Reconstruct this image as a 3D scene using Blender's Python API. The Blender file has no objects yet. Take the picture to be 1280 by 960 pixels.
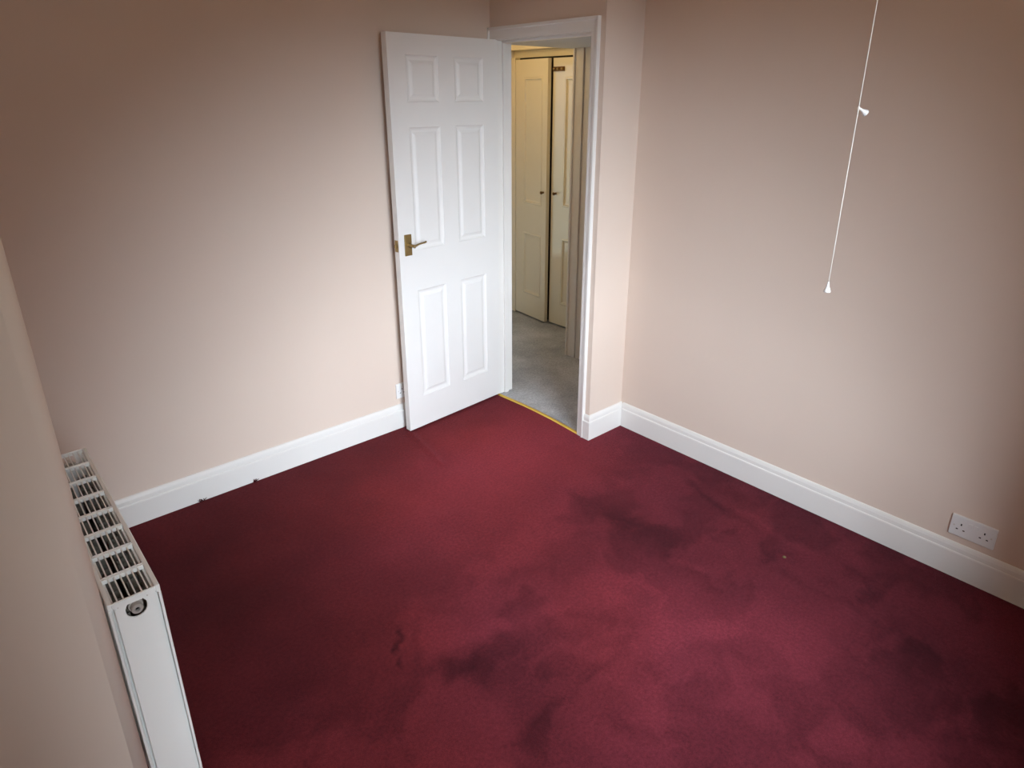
import bpy, bmesh, math, random
from mathutils import Vector, Matrix, noise
random.seed(7)
scene = bpy.context.scene
COL = scene.collection
R = math.radians

# ------------------------------------------------------------------ camera
# world: wall_left lies in y=0, the doorway wall in x=0, floor z=0, metres
FPX = 823.08
cam_d = bpy.data.cameras.new('camera'); cam = bpy.data.objects.new('camera', cam_d); COL.objects.link(cam)
cam_d.sensor_fit = 'HORIZONTAL'; cam_d.sensor_width = 36.0; cam_d.lens = 36.0 * FPX / 1280
cam_d.shift_x = -2.44 / 1280; cam_d.shift_y = -52.4 / 1280; cam_d.clip_start = .02
p_, y_, r_ = R(-20.6207), R(48.6157), R(-0.0694)
fw = Vector((math.cos(p_) * math.cos(y_), math.cos(p_) * math.sin(y_), math.sin(p_)))
rt = Vector((math.sin(y_), -math.cos(y_), 0)); up = rt.cross(fw)
rt, up = rt * math.cos(r_) + up * math.sin(r_), up * math.cos(r_) - rt * math.sin(r_)
cam.matrix_world = Matrix(((rt.x, up.x, -fw.x, -2.3679), (rt.y, up.y, -fw.y, -2.8713), (rt.z, up.z, -fw.z, 1.7314), (0, 0, 0, 1)))
scene.camera = cam

# ------------------------------------------------------------------ world, hazy low sun, exposure
WORLD = .52
world = bpy.data.worlds.new('overcast_sky'); scene.world = world; world.use_nodes = True
bg = world.node_tree.nodes['Background']; bg.inputs[0].default_value = (.82, .91, 1.0, 1); bg.inputs[1].default_value = WORLD
SUN_AZ, SUN_EL = R(64.6), R(26.8)                                  # light travels along this heading, falling at this angle
SUN_DIR = Vector((math.cos(SUN_EL) * math.cos(SUN_AZ), math.cos(SUN_EL) * math.sin(SUN_AZ), -math.sin(SUN_EL)))
sun_d = bpy.data.lights.new('hazy_sun', 'SUN'); sun_d.energy = 9.2; sun_d.angle = R(53.3); sun_d.color = (.81, .905, 1.0)
sun = bpy.data.objects.new('hazy_sun', sun_d); COL.objects.link(sun)
sun.rotation_euler = SUN_DIR.to_track_quat('-Z', 'Y').to_euler(); sun.location = (-4, -8, 6)
vs = scene.view_settings
vs.view_transform = 'Standard'; vs.look = 'None'; vs.exposure = 1.43; vs.gamma = 1.0; vs.use_curve_mapping = False
scene.cycles.max_bounces = 10; scene.cycles.diffuse_bounces = 7; scene.cycles.caustics_reflective = False

# ------------------------------------------------------------------ materials
def mat(name, col, rough=.5, metal=0, spec=.5, mottle=0, mscale=3, bump=0, bscale=200, coat=0, emit=None, sheen=0):
    m = bpy.data.materials.new(name); m.use_nodes = True; nt = m.node_tree; b = nt.nodes['Principled BSDF']
    b.inputs['Base Color'].default_value = (*col, 1); b.inputs['Roughness'].default_value = rough
    b.inputs['Metallic'].default_value = metal; b.inputs['Specular IOR Level'].default_value = spec
    if coat: b.inputs['Coat Weight'].default_value = coat; b.inputs['Coat Roughness'].default_value = .08
    if sheen: b.inputs['Sheen Weight'].default_value = sheen
    tc = nt.nodes.new('ShaderNodeTexCoord')
    if mottle:
        n = nt.nodes.new('ShaderNodeTexNoise'); n.inputs['Scale'].default_value = mscale; n.inputs['Detail'].default_value = 5
        nt.links.new(tc.outputs['Object'], n.inputs['Vector'])
        mx = nt.nodes.new('ShaderNodeMix'); mx.data_type = 'RGBA'
        mx.inputs[6].default_value = (*[c * (1 - mottle) for c in col], 1); mx.inputs[7].default_value = (*[min(1, c * (1 + mottle)) for c in col], 1)
        nt.links.new(n.outputs['Fac'], mx.inputs[0]); nt.links.new(mx.outputs[2], b.inputs['Base Color'])
    if bump:
        n = nt.nodes.new('ShaderNodeTexNoise'); n.inputs['Scale'].default_value = bscale; n.inputs['Detail'].default_value = 4
        nt.links.new(tc.outputs['Object'], n.inputs['Vector'])
        bp = nt.nodes.new('ShaderNodeBump'); bp.inputs['Strength'].default_value = bump; bp.inputs['Distance'].default_value = .002
        nt.links.new(n.outputs['Fac'], bp.inputs['Height']); nt.links.new(bp.outputs['Normal'], b.inputs['Normal'])
    if emit: b.inputs['Emission Color'].default_value = (*emit[0], 1); b.inputs['Emission Strength'].default_value = emit[1]
    return m
M = dict(
    wall=mat('pink_beige_paint', (.71, .595, .515), .75, mottle=.03, mscale=2.5, bump=.12, bscale=60, spec=.3),
    ceil=mat('cream_ceiling_paint', (.88, .61, .30), .9),
    gloss=mat('white_gloss_paint', (.80, .79, .765), .28, mottle=.02, mscale=6, bump=.05, bscale=25),
    door=mat('white_door_paint', (.82, .815, .80), .42, mottle=.015, mscale=8),
    rad=mat('white_radiator_enamel', (.86, .86, .83), .32, mottle=.03, mscale=9),
    fin=mat('galvanised_fin', (.30, .29, .25), .6, mottle=.2, mscale=60),
    dark=mat('dark_cavity', (.02, .018, .015), .9),
    steel=mat('nickel_plug', (.66, .63, .58), .38, metal=.55),
    brass=mat('antique_brass', (.36, .26, .11), .38, metal=.85, mottle=.25, mscale=40),
    bronze=mat('dark_bronze', (.16, .085, .03), .35, metal=.8, mottle=.3, mscale=90),
    gold=mat('polished_gold_bar', (.80, .52, .10), .3, metal=.9),
    plastic=mat('white_plastic', (.80, .80, .80), .35),
    cord=mat('white_cord', (.78, .74, .68), .7),
    hallwall=mat('cream_hall_paint', (.80, .76, .68), .6),
    cup=mat('cream_gloss_cupboard_paint', (.74, .68, .53), .14, mottle=.02, mscale=7, coat=1.0),
    daylit_grey=mat('bulkhead_daylit_grey', (.56, .60, .66), .5),  # cool daylight on the bulkhead underside put into its colour
    ground=mat('outdoor_ground', (.22, .24, .20), .95, mottle=.2, mscale=.5),
)
gl = bpy.data.materials.new('window_glass'); gl.use_nodes = True
nt = gl.node_tree; nt.nodes.clear(); o_ = nt.nodes.new('ShaderNodeOutputMaterial'); mx = nt.nodes.new('ShaderNodeMixShader')
tr = nt.nodes.new('ShaderNodeBsdfTransparent'); gs = nt.nodes.new('ShaderNodeBsdfGlossy'); gs.inputs['Roughness'].default_value = .02
fr = nt.nodes.new('ShaderNodeFresnel'); ge = nt.nodes.new('ShaderNodeNewGeometry'); sb = nt.nodes.new('ShaderNodeMath'); sb.operation = 'SUBTRACT'; sb.inputs[0].default_value = 1
ml = nt.nodes.new('ShaderNodeMath'); ml.operation = 'MULTIPLY'; nt.links.new(ge.outputs['Backfacing'], sb.inputs[1]); nt.links.new(sb.outputs[0], ml.inputs[0]); nt.links.new(fr.outputs[0], ml.inputs[1])
nt.links.new(ml.outputs[0], mx.inputs[0]); nt.links.new(tr.outputs[0], mx.inputs[1])
nt.links.new(gs.outputs[0], mx.inputs[2]); nt.links.new(mx.outputs[0], o_.inputs[0]); M['glass'] = gl

def carpet(name, attr=None, c0=(.2, .03, .04), c1=(.3, .05, .07), sheen=.25, tint=(1, .6, .7), pile=420, purple=None):
    m = bpy.data.materials.new(name); m.use_nodes = True; nt = m.node_tree; b = nt.nodes['Principled BSDF']; L = nt.links.new
    b.inputs['Roughness'].default_value = .95; b.inputs['Specular IOR Level'].default_value = .08
    b.inputs['Sheen Weight'].default_value = sheen; b.inputs['Sheen Roughness'].default_value = .45; b.inputs['Sheen Tint'].default_value = (*tint, 1)
    tc = nt.nodes.new('ShaderNodeTexCoord')
    def ns(scale, detail=4, rough=.6):
        n = nt.nodes.new('ShaderNodeTexNoise'); n.inputs['Scale'].default_value = scale; n.inputs['Detail'].default_value = detail
        n.inputs['Roughness'].default_value = rough; L(tc.outputs['Object'], n.inputs['Vector']); return n
    def ramp(src, a, b_, lo, hi):
        r = nt.nodes.new('ShaderNodeMapRange'); r.inputs[1].default_value = a; r.inputs[2].default_value = b_
        r.inputs[3].default_value = lo; r.inputs[4].default_value = hi; L(src, r.inputs[0]); return r.outputs[0]
    base = nt.nodes.new('ShaderNodeMix'); base.data_type = 'RGBA'
    base.inputs[6].default_value = (*c0, 1); base.inputs[7].default_value = (*c1, 1)
    if attr:
        at = nt.nodes.new('ShaderNodeAttribute'); at.attribute_name = attr; L(at.outputs['Fac'], base.inputs[0])
    else: L(ramp(ns(2.5, 6).outputs['Fac'], .35, .65, 0, 1), base.inputs[0])
    fine = ns(pile, 3, .7); mid = ns(85, 6, .75)
    def mul(c, f):
        x = nt.nodes.new('ShaderNodeVectorMath'); x.operation = 'SCALE'; L(c, x.inputs[0]); L(f, x.inputs['Scale']); return x.outputs[0]
    c = mul(base.outputs[2], ramp(fine.outputs['Fac'], .3, .7, .72, 1.28)); c = mul(c, ramp(mid.outputs['Fac'], .3, .7, .72, 1.28))
    if purple:
        ah = nt.nodes.new('ShaderNodeAttribute'); ah.attribute_name = 'hue'
        hm = nt.nodes.new('ShaderNodeMix'); hm.data_type = 'RGBA'; hm.inputs[6].default_value = (1.05, .96, .90, 1); hm.inputs[7].default_value = (*purple, 1); L(ah.outputs['Fac'], hm.inputs[0])
        vm = nt.nodes.new('ShaderNodeVectorMath'); vm.operation = 'MULTIPLY'; L(c, vm.inputs[0]); L(hm.outputs[2], vm.inputs[1]); c = vm.outputs[0]
    L(c, b.inputs['Base Color'])
    bp = nt.nodes.new('ShaderNodeBump'); bp.inputs['Strength'].default_value = .6; bp.inputs['Distance'].default_value = .003
    L(fine.outputs['Fac'], bp.inputs['Height']); L(bp.outputs['Normal'], b.inputs['Normal'])
    return m
M['red'] = carpet('burgundy_carpet', 'nap_light', (.040, .0050, .0062), (.300, .0385, .0460), .08, (1, .45, .6), purple=(.88, 1.0, 1.28))
M['grey'] = carpet('grey_hall_carpet', None, (.30, .305, .32), (.48, .485, .50), .1, (1, 1, 1), 300)

# ------------------------------------------------------------------ helpers
def link(name, me, m=None, parent=None, smooth=False):
    o = bpy.data.objects.new(name, me); COL.objects.link(o)
    if m and not me.materials: me.materials.append(M[m] if isinstance(m, str) else m)
    if parent: o.parent = parent
    if smooth: me.polygons.foreach_set('use_smooth', [True] * len(me.polygons))
    return o
def obj(name, bm, m, parent=None, smooth=False):
    bmesh.ops.recalc_face_normals(bm, faces=bm.faces[:])
    me = bpy.data.meshes.new(name); bm.to_mesh(me); bm.free(); return link(name, me, m, parent, smooth)
def box(bm, x0, x1, y0, y1, z0, z1, bev=0, seg=2):
    vs_ = [bm.verts.new((x, y, z)) for x in (x0, x1) for y in (y0, y1) for z in (z0, z1)]
    fs = [bm.faces.new([vs_[i] for i in f]) for f in ((0, 1, 3, 2), (4, 6, 7, 5), (0, 4, 5, 1), (2, 3, 7, 6), (0, 2, 6, 4), (1, 5, 7, 3))]
    if bev:
        ed = {e for f in fs for e in f.edges}
        bmesh.ops.recalc_face_normals(bm, faces=fs)
        bmesh.ops.bevel(bm, geom=list(ed), offset=bev, segments=seg, profile=.5, affect='EDGES')
def boxes(*bs, bev=0):
    bm = bmesh.new()
    for b in bs: box(bm, *b, bev=bev)
    return bm
def lathe(bm, prof, mtx=Matrix(), n=24):
    rings = []
    for r, z in prof:
        rings.append([bm.verts.new(mtx @ Vector((r * math.cos(2 * math.pi * i / n), r * math.sin(2 * math.pi * i / n), z))) for i in range(n)] if r > 1e-6 else [bm.verts.new(mtx @ Vector((0, 0, z)))])
    for a, b in zip(rings, rings[1:]):
        for i in range(n):
            j = (i + 1) % n
            if len(a) == 1 and len(b) == 1: continue
            if len(a) == 1: bm.faces.new((a[0], b[i], b[j]))
            elif len(b) == 1: bm.faces.new((a[i], a[j], b[0]))
            else: bm.faces.new((a[i], a[j], b[j], b[i]))
    return bm
def tube(bm, pts, rad, n=10):
    pts = [Vector(p) for p in pts]; rad = rad if isinstance(rad, (list, tuple)) else [rad] * len(pts); rings = []
    for i, p in enumerate(pts):
        t = (pts[min(i + 1, len(pts) - 1)] - pts[max(i - 1, 0)]).normalized()
        a = t.orthogonal().normalized() if i == 0 else (a - t * a.dot(t)).normalized(); b = t.cross(a)
        rings.append([bm.verts.new(p + (a * math.cos(2 * math.pi * k / n) + b * math.sin(2 * math.pi * k / n)) * rad[i]) for k in range(n)])
    for A, B in zip(rings, rings[1:]):
        for k in range(n): bm.faces.new((A[k], A[(k + 1) % n], B[(k + 1) % n], B[k]))
    bm.faces.new(rings[0]); bm.faces.new(rings[-1]); return bm
def sweep(path, prof):
    """mitred extrusion of profile (distance off the wall, z) along a 2-D path, offset to the path's right"""
    bm = bmesh.new(); rings = []; P = [Vector(p) for p in path]
    for i, p in enumerate(P):
        d0 = (P[i] - P[i - 1]).normalized() if i else None; d1 = (P[i + 1] - P[i]).normalized() if i < len(P) - 1 else None
        n0 = Vector((d0.y, -d0.x)) if d0 else None; n1 = Vector((d1.y, -d1.x)) if d1 else None
        n_ = n0 or n1
        if n0 and n1: n_ = (n0 + n1) / (1 + n0.dot(n1))
        rings.append([bm.verts.new((p.x + n_.x * q, p.y + n_.y * q, z)) for q, z in prof])
    k = len(prof)
    for A, B in zip(rings, rings[1:]):
        for j in range(k): bm.faces.new((A[j], A[(j + 1) % k], B[(j + 1) % k], B[j]))
    bm.faces.new(rings[0]); bm.faces.new(rings[-1]); return bm
def empty(name, loc=(0, 0, 0)):
    o = bpy.data.objects.new(name, None); o.location = loc; o.empty_display_size = .05; COL.objects.link(o); return o
def tag(o, label, cat=None, kind=None, group=None):
    o['label'] = label
    if cat: o['category'] = cat
    if kind: o['kind'] = kind
    if group: o['group'] = group
    return o
def struct(name, bm, m, label, cat, smooth=False): return tag(obj(name, bm, m, None, smooth), label, cat, 'structure')
def copy_tree(o, parent=None):
    c = o.copy(); COL.objects.link(c); c.parent = parent
    for ch in list(o.children): copy_tree(ch, c)
    return c
def panel_slab(W, H, T, panels, prof):
    """slab u 0..W, z 0..H, thickness v 0..T; v=0 is the front. Rect panels moulded into both faces with prof [(inset, depth)]"""
    bm = bmesh.new()
    us = sorted({0, W, *[p[0] for p in panels], *[p[1] for p in panels]}); zs = sorted({0, H, *[p[2] for p in panels], *[p[3] for p in panels]})
    cache = {}
    def V(u, v, z):
        k = (round(u, 5), round(v, 5), round(z, 5))
        if k not in cache: cache[k] = bm.verts.new((u, v, z))
        return cache[k]
    for face, sgn in ((0, 1), (T, -1)):
        for a, b in zip(us, us[1:]):
            for c, d in zip(zs, zs[1:]):
                if any(p[0] <= a and b <= p[1] and p[2] <= c and d <= p[3] for p in panels):
                    prev = None
                    for ins, dep in prof:
                        ring = [V(a + ins, face + sgn * dep, c + ins), V(b - ins, face + sgn * dep, c + ins), V(b - ins, face + sgn * dep, d - ins), V(a + ins, face + sgn * dep, d - ins)]
                        if prev:
                            for i in range(4): bm.faces.new((prev[i], prev[(i + 1) % 4], ring[(i + 1) % 4], ring[i]))
                        prev = ring
                    bm.faces.new(prev)
                else: bm.faces.new((V(a, face, c), V(b, face, c), V(b, face, d), V(a, face, d)))
    for a, b in zip(us, us[1:]):
        for z in (0, H): bm.faces.new((V(a, 0, z), V(b, 0, z), V(b, T, z), V(a, T, z)))
    for c, d in zip(zs, zs[1:]):
        for u in (0, W): bm.faces.new((V(u, 0, c), V(u, 0, d), V(u, T, d), V(u, T, c)))
    return bm

# ------------------------------------------------------------------ room shell
CZ = 2.42; JD = .262; YO = -.786; YJ = -.717; YH = -.040; HD = 1.99; XD = -2.305; YF = -1.78; YW = -3.4; XR = -2.95
struct('wall_left', boxes((XD - .3, 0, 0, .14, -.05, CZ)), 'wall', 'pink beige painted wall behind the open white door', 'wall')
struct('wall_doorway', boxes((0, .10, YH + .03, .14, -.05, CZ), (0, .10, YJ - .03, YH + .03, HD + .03, CZ), (0, .10, YO, YJ - .03, -.05, CZ), (.10, JD + .1, YO, YO + .08, -.05, CZ)),
       'wall', 'projecting pink beige wall around the doorway with lit side face', 'wall')
struct('wall_right', boxes((JD, JD + .12, YW, YO, -.05, CZ)), 'wall', 'long pink beige wall with the double socket', 'wall')
# radiator wall with its rounded outside corner, one continuous plastered surface
bm = bmesh.new(); rr = .022; out = [(XD, 0)]
for i in range(9):
    a = R(90 * i / 8); out.append((XD - rr + rr * math.cos(a), YF + rr - rr * math.sin(a)))
out += [(XR, YF), (XR, YF + .12), (XD - .12, YF + .12), (XD - .12, 0)]
lo = [bm.verts.new((x, y, -.05)) for x, y in out]; hi = [bm.verts.new((x, y, CZ)) for x, y in out]
for i in range(len(out)):
    j = (i + 1) % len(out); bm.faces.new((lo[i], lo[j], hi[j], hi[i]))
bm.faces.new(lo); bm.faces.new(hi)
w = struct('wall_radiator', bm, 'wall', 'pink beige wall with rounded corner in front of the radiator', 'wall')
for p in w.data.polygons: p.use_smooth = p.area < .05
struct('wall_recess', boxes((XR - .1, XR, YW, YF + .12, -.05, CZ)), 'wall', 'back wall of the recess beside the window', 'wall')
WX0, WX1, WZ0, WZ1 = -2.38, -.90, .75, 2.29
struct('wall_window', boxes((XR - .1, WX0, YW - .43, YW, -.05, CZ), (WX1, JD + .12, YW - .43, YW, -.05, CZ), (WX0, WX1, YW - .43, YW, -.05, WZ0), (WX0, WX1, YW - .43, YW, WZ1, CZ)),
       'wall', 'pink beige wall holding the daylight window', 'wall')
struct('ceiling', boxes((XR - .1, JD + .12, YW - .43, .14, CZ, CZ + .12)), 'ceil', 'cream ceiling of the room', 'ceiling')

# window (behind the camera): frame, mullion, panes, sill
wn = tag(empty('window_1', ((WX0 + WX1) / 2, YW - .20, WZ0)), 'white framed two pane window behind the viewer', 'window', 'structure')
wd = WX1 - WX0; wh = WZ1 - WZ0
obj('window_frame', boxes((-wd / 2, -wd / 2 + .05, -.035, .035, 0, wh), (wd / 2 - .05, wd / 2, -.035, .035, 0, wh), (-wd / 2 + .05, wd / 2 - .05, -.035, .035, 0, .05), (-wd / 2 + .05, wd / 2 - .05, -.035, .035, wh - .05, wh)), 'gloss', wn)
obj('mullion', boxes((-.025, .025, -.03, .03, .05, wh - .05)), 'gloss', wn)
for s in (-1, 1):
    a, b = sorted((s * .025, s * (wd / 2 - .05))); obj('pane', boxes((a, b, -.003, .003, .05, wh - .05)), 'glass', wn)
obj('window_sill', boxes((-wd / 2 - .05, wd / 2 + .05, .036, .24, -.03, -.001), bev=.006), 'gloss', wn)
g = bmesh.new(); box(g, -40, 40, -60, 40, -3.2, -3.0)
struct('ground', g, 'ground', 'ground outside below the window', 'ground')

# ------------------------------------------------------------------ floors
def pxw(u, v, z=0):
    r = fw + rt * ((u - 642.44) / FPX) - up * ((v - 427.6) / FPX); c = cam.matrix_world.translation
    return c + r * ((z - c.z) / r.z)
# pile and tread marks, plus painted light at the door, shade left, right, front: (centre px, half length m, half width m, direction px, amount)
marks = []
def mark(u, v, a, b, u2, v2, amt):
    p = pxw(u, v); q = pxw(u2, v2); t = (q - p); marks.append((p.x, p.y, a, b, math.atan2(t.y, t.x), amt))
mark(635, 565, .80, .44, 540, 640, .74); mark(720, 590, .18, .10, 640, 640, .10)  # first, wide mark is a pool of light painted before the door
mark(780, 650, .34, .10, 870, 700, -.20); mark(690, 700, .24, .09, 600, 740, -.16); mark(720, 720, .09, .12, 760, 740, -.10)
mark(860, 770, .42, .18, 1000, 815, .26); mark(1060, 650, .55, .10, 900, 590, -.16); mark(1190, 840, .45, .22, 1050, 720, -.20)  # last mark paints shade along the right wall
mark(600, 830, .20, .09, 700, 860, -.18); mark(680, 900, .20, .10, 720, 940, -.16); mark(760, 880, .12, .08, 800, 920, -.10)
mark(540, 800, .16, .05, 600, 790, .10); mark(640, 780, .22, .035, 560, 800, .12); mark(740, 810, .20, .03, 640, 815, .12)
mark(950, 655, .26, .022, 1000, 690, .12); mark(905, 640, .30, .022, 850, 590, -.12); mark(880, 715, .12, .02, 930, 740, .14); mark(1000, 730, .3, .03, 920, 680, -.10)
mark(830, 880, .35, .16, 950, 920, .06); mark(300, 760, .60, .35, 380, 900, -.12); mark(500, 920, .30, .16, 600, 940, -.06)  # dark marks paint shade at the left and foreground
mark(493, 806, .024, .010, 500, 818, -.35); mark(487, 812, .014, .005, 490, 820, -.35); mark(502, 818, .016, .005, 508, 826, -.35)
cr0, cr1 = pxw(513, 541), pxw(551, 579)
def seg_d(x, y, a, b):
    d = Vector((b.x - a.x, b.y - a.y)); t = max(0, min(1, ((x - a.x) * d.x + (y - a.y) * d.y) / d.length_squared))
    return math.hypot(x - a.x - d.x * t, y - a.y - d.y * t), (x - a.x) * d.y - (y - a.y) * d.x
def sstep(a, b, v): t = max(0, min(1, (v - a) / (b - a))); return t * t * (3 - 2 * t)
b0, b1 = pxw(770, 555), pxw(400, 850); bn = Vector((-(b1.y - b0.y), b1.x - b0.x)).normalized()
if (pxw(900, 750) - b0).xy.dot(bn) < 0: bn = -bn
me = bpy.data.meshes.new('floor'); S = .0145
nx = int((JD - XR) / S) + 1; ny = int((0 - YW) / S) + 1; sx = (JD - XR) / (nx - 1); sy = -YW / (ny - 1); vv = []; nap_light = []; hue = []
for i in range(nx):
    for j in range(ny):
        x = XR + sx * i; y = YW + sy * j
        z = .0012 * noise.noise(Vector((x * 9, y * 9, 0)))
        dd, side = seg_d(x, y, cr0, cr1); z += .008 * math.exp(-(dd / .013) ** 2)
        edge = min(-y, JD - x); z -= .003 * math.exp(-edge / .02)
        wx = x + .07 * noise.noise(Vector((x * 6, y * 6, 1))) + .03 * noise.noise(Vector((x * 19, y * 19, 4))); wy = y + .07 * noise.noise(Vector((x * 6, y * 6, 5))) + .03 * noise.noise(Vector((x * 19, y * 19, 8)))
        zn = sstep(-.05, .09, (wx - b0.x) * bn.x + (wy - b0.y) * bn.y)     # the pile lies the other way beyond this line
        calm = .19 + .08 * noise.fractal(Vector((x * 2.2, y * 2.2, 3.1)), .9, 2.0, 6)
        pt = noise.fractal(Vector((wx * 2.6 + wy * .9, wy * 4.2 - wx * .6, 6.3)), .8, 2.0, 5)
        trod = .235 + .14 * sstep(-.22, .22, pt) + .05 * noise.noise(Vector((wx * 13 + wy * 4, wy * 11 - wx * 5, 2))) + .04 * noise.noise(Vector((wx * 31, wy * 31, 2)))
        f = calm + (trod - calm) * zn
        hue.append(max(0, min(1, .5 + .9 * ((x + 1.0) * .35 - (y + 1.25) * .55) + .5 * noise.noise(Vector((x * 2, y * 2, 7))))))
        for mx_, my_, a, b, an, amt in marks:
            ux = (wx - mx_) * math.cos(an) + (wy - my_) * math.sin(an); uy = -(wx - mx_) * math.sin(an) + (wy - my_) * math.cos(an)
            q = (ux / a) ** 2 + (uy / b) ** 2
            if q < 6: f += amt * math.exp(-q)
        vv.append((x, y, z)); nap_light.append(max(0, min(1.15, f)))
ff = []
for i in range(nx - 1):
    for j in range(ny - 1):
        xm = XR + sx * (i + .5); ym = YW + sy * (j + .5)
        if (xm < XD - .03 and ym > YF + .03) or (xm > .012 and ym > YO + .012): continue
        k = i * ny + j; ff.append((k, k + ny, k + ny + 1, k + 1))
me.from_pydata(vv, [], ff); at = me.attributes.new('nap_light', 'FLOAT', 'POINT'); at.data.foreach_set('value', nap_light); at = me.attributes.new('hue', 'FLOAT', 'POINT'); at.data.foreach_set('value', hue)
fl = tag(link('floor', me, 'red', None, True), 'burgundy red fitted carpet with worn tread marks and painted light and shade', 'carpet', 'structure')
bm = bmesh.new(); box(bm, XR, JD + .1, YW, .1, -.06, -.02); obj('underlay', bm, 'dark', fl)
for k, (tx, n_) in enumerate(((-1.745, 9), (-1.502, 6))):        # frayed tufts at the skirting
    bm = bmesh.new()
    for q in range(n_):
        x = tx + random.uniform(-.012, .012); tube(bm, [(x, -.022, -.002), (x + random.uniform(-.004, .004), -.024, .006), (x + random.uniform(-.01, .01), -.022, .010 + random.random() * .008)], [.0022, .002, .0012], 5)
    obj('tuft', bm, M['red'], fl)
struct('floor_hall', boxes((.012, 2.2, YO + .02, 1.5, -.06, .002)), 'grey', 'grey carpet in the hall beyond the doorway', 'carpet')

# ------------------------------------------------------------------ skirting boards
SK = [(0, 0), (.018, 0), (.018, .100), (.0165, .1045), (.013, .106), (.013, .110), (.0125, .122), (.009, .132), (.005, .137), (0, .138)]
struct('baseboard_left', sweep([(XD, 0), (-.002, 0)], SK), 'gloss', 'white gloss skirting board along the wall behind the door', 'skirting')
struct('baseboard_doorway', sweep([(0, -.757), (0, YO), (JD, YO)], SK), 'gloss', 'short white skirting wrapping the projecting wall beside the doorway', 'skirting')
struct('baseboard_right', sweep([(JD, YO - .0181), (JD, YW)], SK), 'gloss', 'long white skirting board under the double socket', 'skirting')
struct('baseboard_radiator', sweep([(XD, YF + .05), (XD, -.019)], SK), 'gloss', 'white skirting board behind the radiator', 'skirting')

# ------------------------------------------------------------------ door frame
fr_ = tag(empty('trim_1', (0, YJ / 2, 0)), 'white painted door frame with architraves around the doorway', 'door frame', 'structure')
def fpart(name, *bs, bev=.002):
    bm = boxes(*bs, bev=bev); bmesh.ops.translate(bm, verts=bm.verts[:], vec=(0, -YJ / 2, 0)); return obj(name, bm, 'gloss', fr_)
fpart('jamb', (-.002, .112, YJ - .03, YJ, 0, HD)); fpart('jamb', (-.002, .112, YH, YH + .03, 0, HD))
fpart('head', (-.002, .112, YJ - .03, YH + .03, HD, HD + .03))
fpart('door_stop', (.045, .075, YJ - .001, YJ + .012, 0, HD - .012)); fpart('door_stop', (.045, .075, YH - .012, YH + .001, 0, HD - .012)); fpart('door_stop', (.045, .075, YJ, YH, HD - .012, HD + .001))
AO = -.757; AT = 2.049
def arch(name, pts):                                              # moulded architrave section swept up or across
    return obj(name, pts, 'gloss', fr_)
def arch_v(y_in, y_out, z1):
    prof = [(0, 0), (.012, 0), (.014, .25), (.015, .7), (.021, .78), (.021, 1.0), (0, 1.0)]
    bm = bmesh.new(); w_ = y_out - y_in; lo = [bm.verts.new((-q, y_in + w_ * t - YJ / 2, 0)) for q, t in prof]; hi = [bm.verts.new((-q, y_in + w_ * t - YJ / 2, z1 - (1 - t) * abs(w_) * (1 if abs(w_) > .035 else 0))) for q, t in prof]
    for i in range(len(prof)): j = (i + 1) % len(prof); bm.faces.new((lo[i], lo[j], hi[j], hi[i]))
    bm.faces.new(lo); bm.faces.new(hi); return bm
arch('architrave', arch_v(YJ + .004, AO, AT)); arch('architrave', arch_v(YH + .002, -.003, AT))
prof = [(0, 0), (.012, 0), (.014, .25), (.015, .7), (.021, .78), (.021, 1.0), (0, 1.0)]; zi = HD + .004
bm = bmesh.new(); a_ = [bm.verts.new((-q, -.003 - YJ / 2, zi + (AT - zi) * t)) for q, t in prof]; b_ = [bm.verts.new((-q, YJ + .004 + (AO - YJ - .004) * t - YJ / 2, zi + (AT - zi) * t)) for q, t in prof]
for i in range(len(prof)): j = (i + 1) % len(prof); bm.faces.new((a_[i], a_[j], b_[j], b_[i]))
bm.faces.new(a_); bm.faces.new(b_); arch('architrave', bm)
bm = boxes((.012, .036, YJ - .001 - YJ / 2, YJ + .0012 - YJ / 2, .97, 1.06)); k_ = obj('strike_plate', bm, 'brass', fr_)

# gold threshold bar, slightly bowed between the two carpets
bm = bmesh.new(); rings = []
for i in range(13):
    t = i / 12; y = -.046 + (YJ + .002 + .046) * t; x = -.002 + .016 * math.sin(math.pi * t)
    rings.append([bm.verts.new((x + a, y, z)) for a, z in ((-.011, 0), (-.009, .004), (-.003, .007), (.003, .007), (.009, .004), (.011, 0))])
for A, B in zip(rings, rings[1:]):
    for k in range(6): bm.faces.new((A[k], A[(k + 1) % 6], B[(k + 1) % 6], B[k]))
bm.faces.new(rings[0]); bm.faces.new(rings[-1])
struct('trim_2', bm, 'gold', 'bowed gold metal threshold bar between red and grey carpets', 'threshold')

# ------------------------------------------------------------------ the open six-panel door
DW, DH, DT, DZ = .683, 1.981, .036, .011
DP = [(u0, u1, z0 - DZ, z1 - DZ) for u0, u1 in ((.100, .292), (.392, .583)) for z0, z1 in ((.190, .786), (.995, 1.584), (1.697, 1.902))]
door = tag(empty('door_1', (.002, -.0521, DZ)), 'white six panel door standing open against the left wall', 'door', 'structure')
door.rotation_euler.z = R(180 + 4.08)
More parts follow.
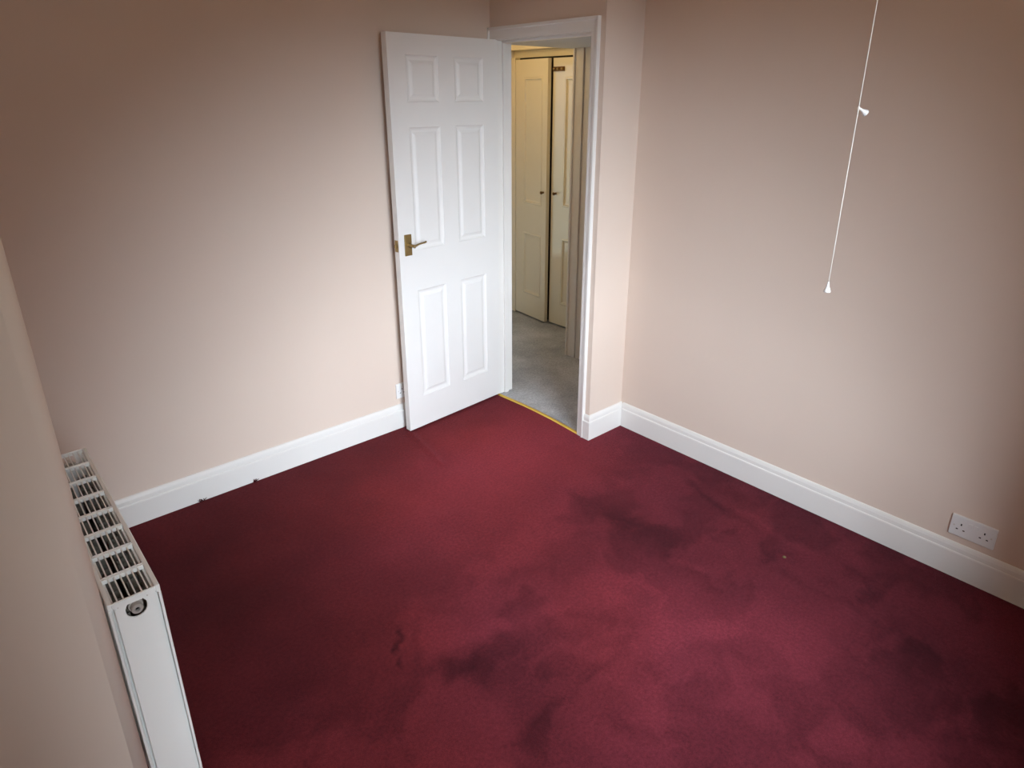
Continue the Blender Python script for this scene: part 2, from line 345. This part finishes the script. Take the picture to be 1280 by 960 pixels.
# local frame after rotation: +x = hinge to free edge, +y = towards the room (front), so the slab lies at y<0
bm = panel_slab(DW, DH, DT, DP, [(0, 0), (.005, .005), (.014, .0085), (.022, .0085), (.036, .0025), (.040, .0022)])
bmesh.ops.scale(bm, vec=(1, -1, 1), verts=bm.verts[:]); obj('leaf', bm, 'door', door)
for zc in (.23, 1.0, 1.77):
    bm = boxes((-.0005, .0006, -DT + .003, -.003, zc - .05, zc + .05)); lathe(bm, [(0, -.05), (.006, -.05), (.006, .05), (0, .05)], Matrix.Translation((-.004, -DT - .004, zc)), 12); obj('hinge', bm, 'brass', door)
hz = 1.03 - DZ; hu = .629
for sgn, yy in ((1, 0), (-1, -DT)):
    bm = bmesh.new(); box(bm, hu - .021, hu + .021, min(yy, yy + sgn * .006), max(yy, yy + sgn * .006), hz - .053, hz + .053, bev=.0018)
    hp = obj('handle_plate', bm, 'brass', door); hp['label'] = 'rectangular antique brass handle plate'
    bm = bmesh.new(); yb = yy + sgn * .005
    lathe(bm, [(0, 0), (.011, 0), (.011, .010), (.0075, .014), (.0075, .040), (.009, .046), (0, .050)], Matrix.Translation((hu - .004, yb, hz)) @ Matrix.Rotation(R(-90 * sgn), 4, 'X'), 18)
    tube(bm, [(hu - .003, yb + sgn * .041, hz), (hu - .016, yb + sgn * .042, hz + .002), (hu - .034, yb + sgn * .043, hz + .007), (hu - .054, yb + sgn * .043, hz + .009), (hu - .070, yb + sgn * .042, hz + .010), (hu - .080, yb + sgn * .040, hz + .012)], [.0065, .0055, .0042, .0040, .0046, .0055], 12)
    obj('lever', bm, 'brass', hp, True)
    for dz in (-.043, .043):
        obj('screw', lathe(bmesh.new(), [(0, .001), (.003, .001), (.0035, 0), (.0035, -.002)], Matrix.Translation((hu, yy + sgn * .0062, hz + dz)) @ Matrix.Rotation(R(-90 * sgn), 4, 'X'), 12), 'brass', hp)
lp = obj('latch_plate', boxes((DW, DW + .0016, -DT / 2 - .012, -DT / 2 + .012, hz - .029, hz + .029)), 'brass', door)
bm = bmesh.new(); box(bm, DW + .001, DW + .011, -DT / 2 - .006, -DT / 2 + .006, hz - .008, hz + .008, bev=.002); obj('latch_bolt', bm, 'brass', lp)

# ------------------------------------------------------------------ radiator
RX0, RX1, RY0, RY1, RZ0, RZ1 = -2.286, -2.185, -1.510, -.722, .145, .745
rad = tag(empty('radiator', ((RX0 + RX1) / 2, (RY0 + RY1) / 2, 0)), 'white panel radiator with slotted top grille beside the rounded wall corner', 'radiator')
ox, oy = rad.location.x, rad.location.y
def rpart(name, bm, m='rad', parent=None, smooth=False):
    bmesh.ops.translate(bm, verts=bm.verts[:], vec=(-ox, -oy, 0)); return obj(name, bm, m, parent or rad, smooth)
for nm, xa, sg in (('back_panel', RX0 + .004, 1), ('front_panel', RX1 - .004, -1)):         # pressed water panels with vertical channels
    bm = bmesh.new(); n_ = 24 * 6; rows = []
    for i in range(n_ + 1):
        y = RY0 + .014 + (RY1 - RY0 - .028) * i / n_; dp = .004 * (.5 - .5 * math.cos(2 * math.pi * i / 6))
        xo = xa - sg * .003 + sg * dp if nm == 'front_panel' else xa + sg * dp
        rows.append([bm.verts.new((xa if z in (RZ0, RZ1 - .012) else xo, y, z)) for z in (RZ0, RZ0 + .05, RZ1 - .06, RZ1 - .012)] + [bm.verts.new((xa + sg * .010, y, z)) for z in (RZ1 - .012, RZ0)])
    for A, B in zip(rows, rows[1:]):
        for k in range(6): bm.faces.new((A[k], A[(k + 1) % 6], B[(k + 1) % 6], B[k]))
    bm.faces.new(rows[0]); bm.faces.new(rows[-1]); rpart(nm, bm)
# end covers: channel-folded sheet with returns and the shadow gaps beside the folds
for ys, yn, sgn in ((RY0, RY0 + .0012, 1), (RY1, RY1 - .0012, -1)):
    a, b = min(ys, yn), max(ys, yn); bm = bmesh.new(); c0, c1 = RX0 + .012, RX1 - .012; cxm = (RX0 + RX1) / 2; hzc, hr = .712, .0205
    # face sheet with a D-shaped hole: ring of quads round the hole
    hole = [(cxm - hr * math.cos(R(t)) , hzc - hr * math.sin(R(t))) for t in range(0, 181, 20)] + [(cxm + hr, hzc + .008), (cxm + hr * .74, hzc + .018), (cxm - hr * .74, hzc + .018), (cxm - hr, hzc + .008)]
    def frame_pt(hx, hz_):
        t = math.atan2(hz_ - hzc, hx - cxm); dx, dz = math.cos(t), math.sin(t); hw = (c1 - c0) / 2
        s = min(hw / abs(dx) if abs(dx) > 1e-6 else 9, (.040 if dz < 0 else RZ1 - .002 - hzc) / abs(dz) if abs(dz) > 1e-6 else 9); return cxm + dx * s, hzc + dz * s
    hv = [bm.verts.new((x, a, z)) for x, z in hole]; hb = [bm.verts.new((x, b + .002, z)) for x, z in hole]; fv = [bm.verts.new((frame_pt(x, z)[0], a, frame_pt(x, z)[1])) for x, z in hole]
    n_ = len(hole)
    for i in range(n_): j = (i + 1) % n_; bm.faces.new((hv[i], hv[j], fv[j], fv[i])); bm.faces.new((hv[i], hb[i], hb[j], hv[j]))
    def quad(*ps): bm.faces.new([bm.verts.new(p) for p in ps])
    zt = RZ1 - .002; zb = hzc - .040
    for sx_ in (-1, 1):                                             # corner fills above and below the ring
        cx_ = c1 if sx_ > 0 else c0
        quad((cx_, a, zt), (cx_, a, zb), (cx_ + sx_ * .0006, a, zb), (cx_ + sx_ * .0006, a, zt))
    quad((c0, a + .0003, zt), (c0, a + .0003, hzc + .0175), (cxm - .0195, a + .0003, hzc + .0175), (cxm - .0195, a + .0003, zt))
    quad((c1, a + .0003, zt), (c1, a + .0003, hzc + .0175), (cxm + .0195, a + .0003, hzc + .0175), (cxm + .0195, a + .0003, zt))
    quad((c0, a + .0003, zb), (c0, a + .0003, hzc - .02), (cxm - .0215, a + .0003, hzc - .02), (cxm - .0215, a + .0003, zb))
    quad((c1, a + .0003, zb), (c1, a + .0003, hzc - .02), (cxm + .0215, a + .0003, hzc - .02), (cxm + .0215, a + .0003, zb))
    box(bm, c0, c1, a, b, RZ0, zb)
    
    ec = rpart('end_cover', bm)
    bm = bmesh.new(); box(bm, RX0, RX0 + .006, min(a, a + sgn * .014), max(b, a + sgn * .014), RZ0, RZ1 - .016, bev=.002); rpart('fold', bm, 'rad', ec)
    bm = bmesh.new(); box(bm, RX1 - .006, RX1, min(a, a + sgn * .014), max(b, a + sgn * .014), RZ0, RZ1 - .016, bev=.002); rpart('fold', bm, 'rad', ec)
    mt = Matrix.Translation((cxm + .001, a + sgn * .010, hzc - .003)) @ Matrix.Rotation(R(90 * sgn), 4, 'X')
    pg = rpart('bleed_plug', lathe(bmesh.new(), [(0, -.02), (.0150, -.02), (.0150, -.006), (.0140, -.004), (.0118, -.004), (.0118, .008), (.0105, .0105), (.0050, .0105), (.0045, .004), (0, .004)], mt, 22), 'steel', None, False)
    mt = Matrix.Translation((cxm + .001, a + sgn * .0055, hzc - .003)) @ Matrix.Rotation(R(90 * sgn), 4, 'X')
    rpart('plug_hole', lathe(bmesh.new(), [(0, 0), (.0042, 0), (.0042, .0012), (0, .0012)], mt, 6), 'dark', pg)
    for x, z, r in ((cxm - .032, .732, .0012), (cxm + .024, .733, .0016)):
        rpart('rivet', lathe(bmesh.new(), [(r, -.001), (r, .0006), (0, .001)], Matrix.Translation((x, a - .0002 if sgn > 0 else b, z)) @ Matrix.Rotation(R(90 * sgn), 4, 'X'), 10), 'steel', ec)
# top grille: side rails, cross bars, long bars
GX0, GX1 = -2.277, -2.195
for xa, xb in ((RX0, GX0), (GX1, RX1)):
    bm = bmesh.new(); box(bm, xa, xb, RY0 + .002, RY1 - .002, RZ1 - .018, RZ1, bev=.0025); rpart('grille_rail', bm)
pitch = (RY1 - RY0 - .008) / 8; first = None
for k in range(9):
    yc = RY0 + .004 + pitch * k
    for dy in ((-.0032, .0032) if 0 < k < 8 else (.0,)):
        bm = bmesh.new(); box(bm, GX0 - .001, GX1 + .001, yc + dy - .0024, yc + dy + .0024, RZ1 - .012, RZ1 - .0008, bev=.0008)
        rpart('crossbar', bm)
    if 0 < k < 8:
        bm = boxes((GX0, GX1, yc - .001, yc + .001, RZ1 - .012, RZ1 - .005)); rpart('crossbar_web', bm)
for k in range(8):
    ya, yb = RY0 + .004 + pitch * k + .0055, RY0 + .004 + pitch * (k + 1) - .0055
    for q in range(6):
        xc = GX0 + (GX1 - GX0) * (q + 1) / 7
        if first is None:
            bm = boxes((-.0013, .0013, -(yb - ya) / 2, (yb - ya) / 2, -.0065, 0)); first = obj('grille_bar', bm, 'rad', rad); o = first
        else:
            o = first.copy(); COL.objects.link(o); o.parent = rad
        o.location = (xc - ox, (ya + yb) / 2 - oy, RZ1 - .002)
# convector fins between the panels
for base, sg in ((RX0, 1), (RX1, -1)):
    bm = bmesh.new(); n_ = 60; A = None
    for i in range(n_ + 1):
        y = RY0 + .03 + (RY1 - RY0 - .06) * i / n_; x = base + sg * (.016, .042)[(i // 2) % 2]
        r1 = [bm.verts.new((x, y, RZ1 - .075)), bm.verts.new((x, y, RZ0 + .02))]
        if A: bm.faces.new((A[0], A[1], r1[1], r1[0]))
        A = r1
    rpart('convector_fin', bm, 'fin')
for yc in (RY0 + .15, RY1 - .15):
    rpart('wall_bracket', boxes((XD + .0002, RX0 + .0045, yc - .02, yc + .02, .25, .66), bev=.001))
for yc in (RY0 + .04, RY1 - .04):                                   # tails down to the floor
    pv = rpart('radiator_valve', tube(bmesh.new(), [(ox, yc, .16), (ox, yc, .11), (ox, yc, .06)], [.010, .014, .012], 14), 'steel', None, True)
    rpart('pipe', tube(bmesh.new(), [(ox, yc, .07), (ox, yc, .0)], .0075, 12), 'steel', pv, True)

# ------------------------------------------------------------------ sockets (146 x 86 mm twin plates)
def make_socket(name, label):
    s = tag(empty(name), label, 'socket')                         # local: plate in x/z, front towards -y
    bm = bmesh.new(); box(bm, -.073, .073, -.0095, 0, -.043, .043, bev=.003, seg=3); obj('plate', bm, 'plastic', s)
    for c in (-.0375, .0375):
        for hx_, hz_, w_, h_ in ((0, .013, .0022, .0042), (-.011, -.0085, .0034, .0021), (.011, -.0085, .0034, .0021)):
            obj('pin_hole', boxes((c + hx_ - w_, c + hx_ + w_, -.0099, -.0090, hz_ - h_ - .004, hz_ + h_ - .004)), 'dark', s)
    for c in (-.009, .009):
        bm = bmesh.new(); box(bm, c - .0065, c + .0065, -.0125, -.009, .002, .026, bev=.0012); obj('rocker_switch', bm, 'plastic', s)
    for c in (-.060, .060):
        obj('screw', lathe(bmesh.new(), [(.0032, 0), (.0032, .0006), (0, .0008)], Matrix.Translation((c, -.0094, 0)) @ Matrix.Rotation(R(90), 4, 'X'), 12), 'steel', s)
    return s
s1 = make_socket('wall_socket', 'white double wall socket above the skirting of the right wall')
s1.location = (JD, -2.3935 - .073, .2554 - .043); s1.rotation_euler.z = R(-90)
s2 = copy_tree(s1); s2['label'] = 'white wall socket half hidden behind the open door'
s2.location = (-.697 + .073, 0, .218); s2.rotation_euler.z = 0

# ------------------------------------------------------------------ ceiling light pull cord
cx, cy = -.50, -2.104
pc = tag(empty('pull_cord', (cx, cy, CZ)), 'thin white light pull cord hanging from the ceiling with acorn ends', 'pull cord')
ZB = 1.205 - CZ
obj('cord', tube(bmesh.new(), [(0, 0, -.03), (.0005, 0, -.5), (0, .0005, ZB + .3), (0, 0, ZB + .02)], .0013, 8), 'cord', pc, True)
obj('switch_body', lathe(bmesh.new(), [(0, -.034), (.012, -.034), (.028, -.030), (.040, -.022), (.043, 0), (0, 0)], Matrix(), 32), 'plastic', pc, True)
acorn = [(0, .026), (.0022, .026), (.0032, .020), (.0042, .013), (.0078, .005), (.0098, .0), (.0090, -.003), (0, -.003)]
obj('acorn', lathe(bmesh.new(), acorn, Matrix.Translation((0, 0, ZB)), 18), 'plastic', pc, True)
kz = ZB + .492
obj('side_toggle', lathe(bmesh.new(), acorn, Matrix.Translation((.017, -.012, kz - .012)) @ Matrix.Rotation(R(-35), 4, 'Z') @ Matrix.Rotation(R(-58), 4, 'Y') @ Matrix.Scale(.9, 4), 16), 'plastic', pc, True)
obj('knot', lathe(bmesh.new(), [(0, .005), (.003, .003), (.0036, 0), (.003, -.003), (0, -.005)], Matrix.Translation((0, 0, kz)), 12), 'cord', pc, True)

# ------------------------------------------------------------------ hall beyond the doorway
XC = 1.17; YE = 1.19; HW0, HW1, HWZ0, HWZ1 = .16, .68, .35, 1.98
struct('wall_hall_end', boxes((.14, HW0, YE, YE + .1, -.05, CZ), (HW1, 2.2, YE, YE + .1, -.05, CZ), (HW0, HW1, YE, YE + .1, -.05, HWZ0), (HW0, HW1, YE, YE + .1, HWZ1, CZ)), 'hallwall', 'cream end wall of the hall', 'wall')
struct('wall_hall_left', boxes((0, .14, .14, YE + .1, -.05, CZ)), 'hallwall', 'cream hall wall beside the doorway', 'wall')
struct('wall_hall_nib', boxes((.80, 2.2, YO + .0, .145, -.05, CZ)), 'hallwall', 'cream hall wall carrying the second door frame', 'wall')
struct('wall_hall_back', boxes((1.62, 1.7, .145, YE, -.05, CZ)), 'hallwall', 'cream wall closing the back of the hall cupboard', 'wall')
struct('wall_hall_side', boxes((JD + .1, .80, YO, YO + .08, -.05, CZ)), 'hallwall', 'cream hall wall closing the passage', 'wall')
struct('ceiling_hall', boxes((0, 2.2, YO, YE + .1, CZ, CZ + .12)), 'hallwall', 'cream ceiling of the hall', 'ceiling')
struct('ceiling_bulkhead', boxes((.113, .799, YO + .09, .185, 1.992, 2.12)), 'daylit_grey', 'lowered bulkhead over the hall entrance, grey daylight tint in its colour', 'ceiling')
hw = tag(empty('window_2', ((HW0 + HW1) / 2, YE + .06, HWZ0)), 'narrow hall window reflected in the cupboard doors', 'window', 'structure')
a, b, c = (HW1 - HW0) / 2, HWZ1 - HWZ0, .03
obj('window_frame', boxes((-a, -a + c, -.02, .02, 0, b), (a - c, a, -.02, .02, 0, b), (-a + c, a - c, -.02, .02, 0, c), (-a + c, a - c, -.02, .02, b - c, b)), 'gloss', hw)
obj('pane', boxes((-a + c, a - c, -.002, .002, c, b - c)), 'glass', hw)
struct('trim_3', boxes((HW1 + .02, XC - .01, YE - .018, YE, .845, .885), bev=.004), 'gloss', 'narrow white rail on the hall end wall', 'rail')
# second frame on the nib
t4 = tag(empty('trim_4', (.79, .05, 0)), 'white architrave of another door across the hall', 'door frame', 'structure')
def t4p(name, m, *bs):
    bm = boxes(*bs, bev=.002); bmesh.ops.translate(bm, verts=bm.verts[:], vec=(-.79, -.05, 0)); return obj(name, bm, m, t4)
t4p('architrave', 'gloss', (.778, .80, .066, .148, .0, 1.998)); t4p('architrave_bead', 'gloss', (.772, .778, .132, .148, .0, 1.998))
t4p('jamb', 'gloss', (.786, .80, -.02, .060, .0, 1.998)); t4p('door_leaf', 'gloss', (.792, .80, -.66, -.024, .005, 1.99))

# built-in cupboard: frame, two panelled doors with knobs, brass hook at the top
cb = tag(empty('hall_cupboard', (XC, .72, 0)), 'cream painted built-in hall cupboard with two panelled doors', 'cupboard')
def cpart(name, bm, m='cup', parent=None, smooth=False):
    bmesh.ops.translate(bm, verts=bm.verts[:], vec=(-XC, -.72, 0)); return obj(name, bm, m, parent or cb, smooth)
cpart('frame', boxes((XC + .002, XC + .06, 1.128, YE - .001, .003, 1.985), (XC + .002, XC + .06, .146, .190, .003, 1.985), (XC + .045, XC + .06, .146, YE - .001, 1.985, 2.035), (XC - .03, XC + .06, .146, YE - .001, 2.035, 2.16), bev=.002))
cpart('interior_shade', boxes((XC + .05, XC + .06, .19, 1.128, .003, 1.985)), 'dark')  # dark sheet painted as the shade behind the gap between the leaves
MP = [(0, 0), (.006, -.004), (.014, -.004), (.020, .006), (.030, .009)]
def leaf(yl, yr, fwd, panels, ajar=0):
    """leaf whose front faces -x; yl > yr"""
    bm = panel_slab(yl - yr, 1.955, .030, [(u0, u1, z0 - .015, z1 - .015) for u0, u1, z0, z1 in panels], MP)
    sn, cs = math.sin(ajar), math.cos(ajar)                       # swung a little open about its left edge
    for v in bm.verts: u, d_, z = v.co; v.co = (XC - fwd + d_ * cs - u * sn, yl - u * cs - d_ * sn, z + .015)
    return cpart('door', bm)
d1 = leaf(1.124, .732, -.004, [(.105, .335, .93, 1.85), (.105, .335, .20, .705)], R(6))
d2 = leaf(.718, .194, .000, [(.118, .42, .945, 1.845), (.118, .42, .185, .710)])
for dr, yk, xf in ((d1, .770, XC - .033), (d2, .668, XC)):
    cpart('knob', lathe(bmesh.new(), [(0, 0), (.009, 0), (.009, .003), (.005, .006), (.005, .012), (.010, .016), (.0125, .021), (.011, .027), (.005, .030), (0, .0305)], Matrix.Translation((xf, yk, 1.037)) @ Matrix.Rotation(R(-90), 4, 'Y'), 18), 'bronze', dr, True)
bm = bmesh.new(); box(bm, XC - .010, XC - .0005, .606, .716, 1.883, 1.913, bev=.002); ht = cpart('catch', bm, 'bronze')
for yk in (.700, .66, .62):
    cpart('catch_stud', lathe(bmesh.new(), [(.007, 0), (.008, .006), (.006, .012), (0, .013)], Matrix.Translation((XC - .009, yk, 1.898)) @ Matrix.Rotation(R(-90), 4, 'Y'), 14), 'brass', ht, True)

# hall lamp: warm opal globe on the hall ceiling
lx, ly = .50, .70
hl = tag(empty('ceiling_lamp', (lx, ly, CZ)), 'warm globe lamp on the hall ceiling', 'lamp')
M['opal'] = mat('opal_glass_lit', (.9, .85, .7), .4, emit=((1.0, .66, .26), 3))
obj('rose', lathe(bmesh.new(), [(0, -.02), (.045, -.018), (.05, 0), (0, 0)], Matrix(), 24), 'plastic', hl, True)
obj('globe', lathe(bmesh.new(), [(.001, -.155), (.03, -.15), (.055, -.13), (.066, -.095), (.055, -.055), (.035, -.03), (.03, -.018)], Matrix(), 24), 'opal', hl, True)
ld = bpy.data.lights.new('hall_lamp_light', 'POINT'); ld.energy = 1.5; ld.color = (1.0, .68, .30); ld.shadow_soft_size = .07
lo_ = bpy.data.objects.new('hall_lamp_light', ld); COL.objects.link(lo_); lo_.parent = hl; lo_.location = (0, 0, -.24)

# ------------------------------------------------------------------ crumb on the carpet
bm = bmesh.new(); bmesh.ops.create_icosphere(bm, subdivisions=2, radius=.007)
for v in bm.verts: v.co *= 1 + .3 * noise.noise(v.co * 300); v.co.z *= .5
cr = tag(obj('crumb', bm, mat('dry_mud', (.16, .11, .05), .9), None, True), 'tiny dark crumb lying on the red carpet', 'crumb'); cr.location = (-.135, -1.966, .003)
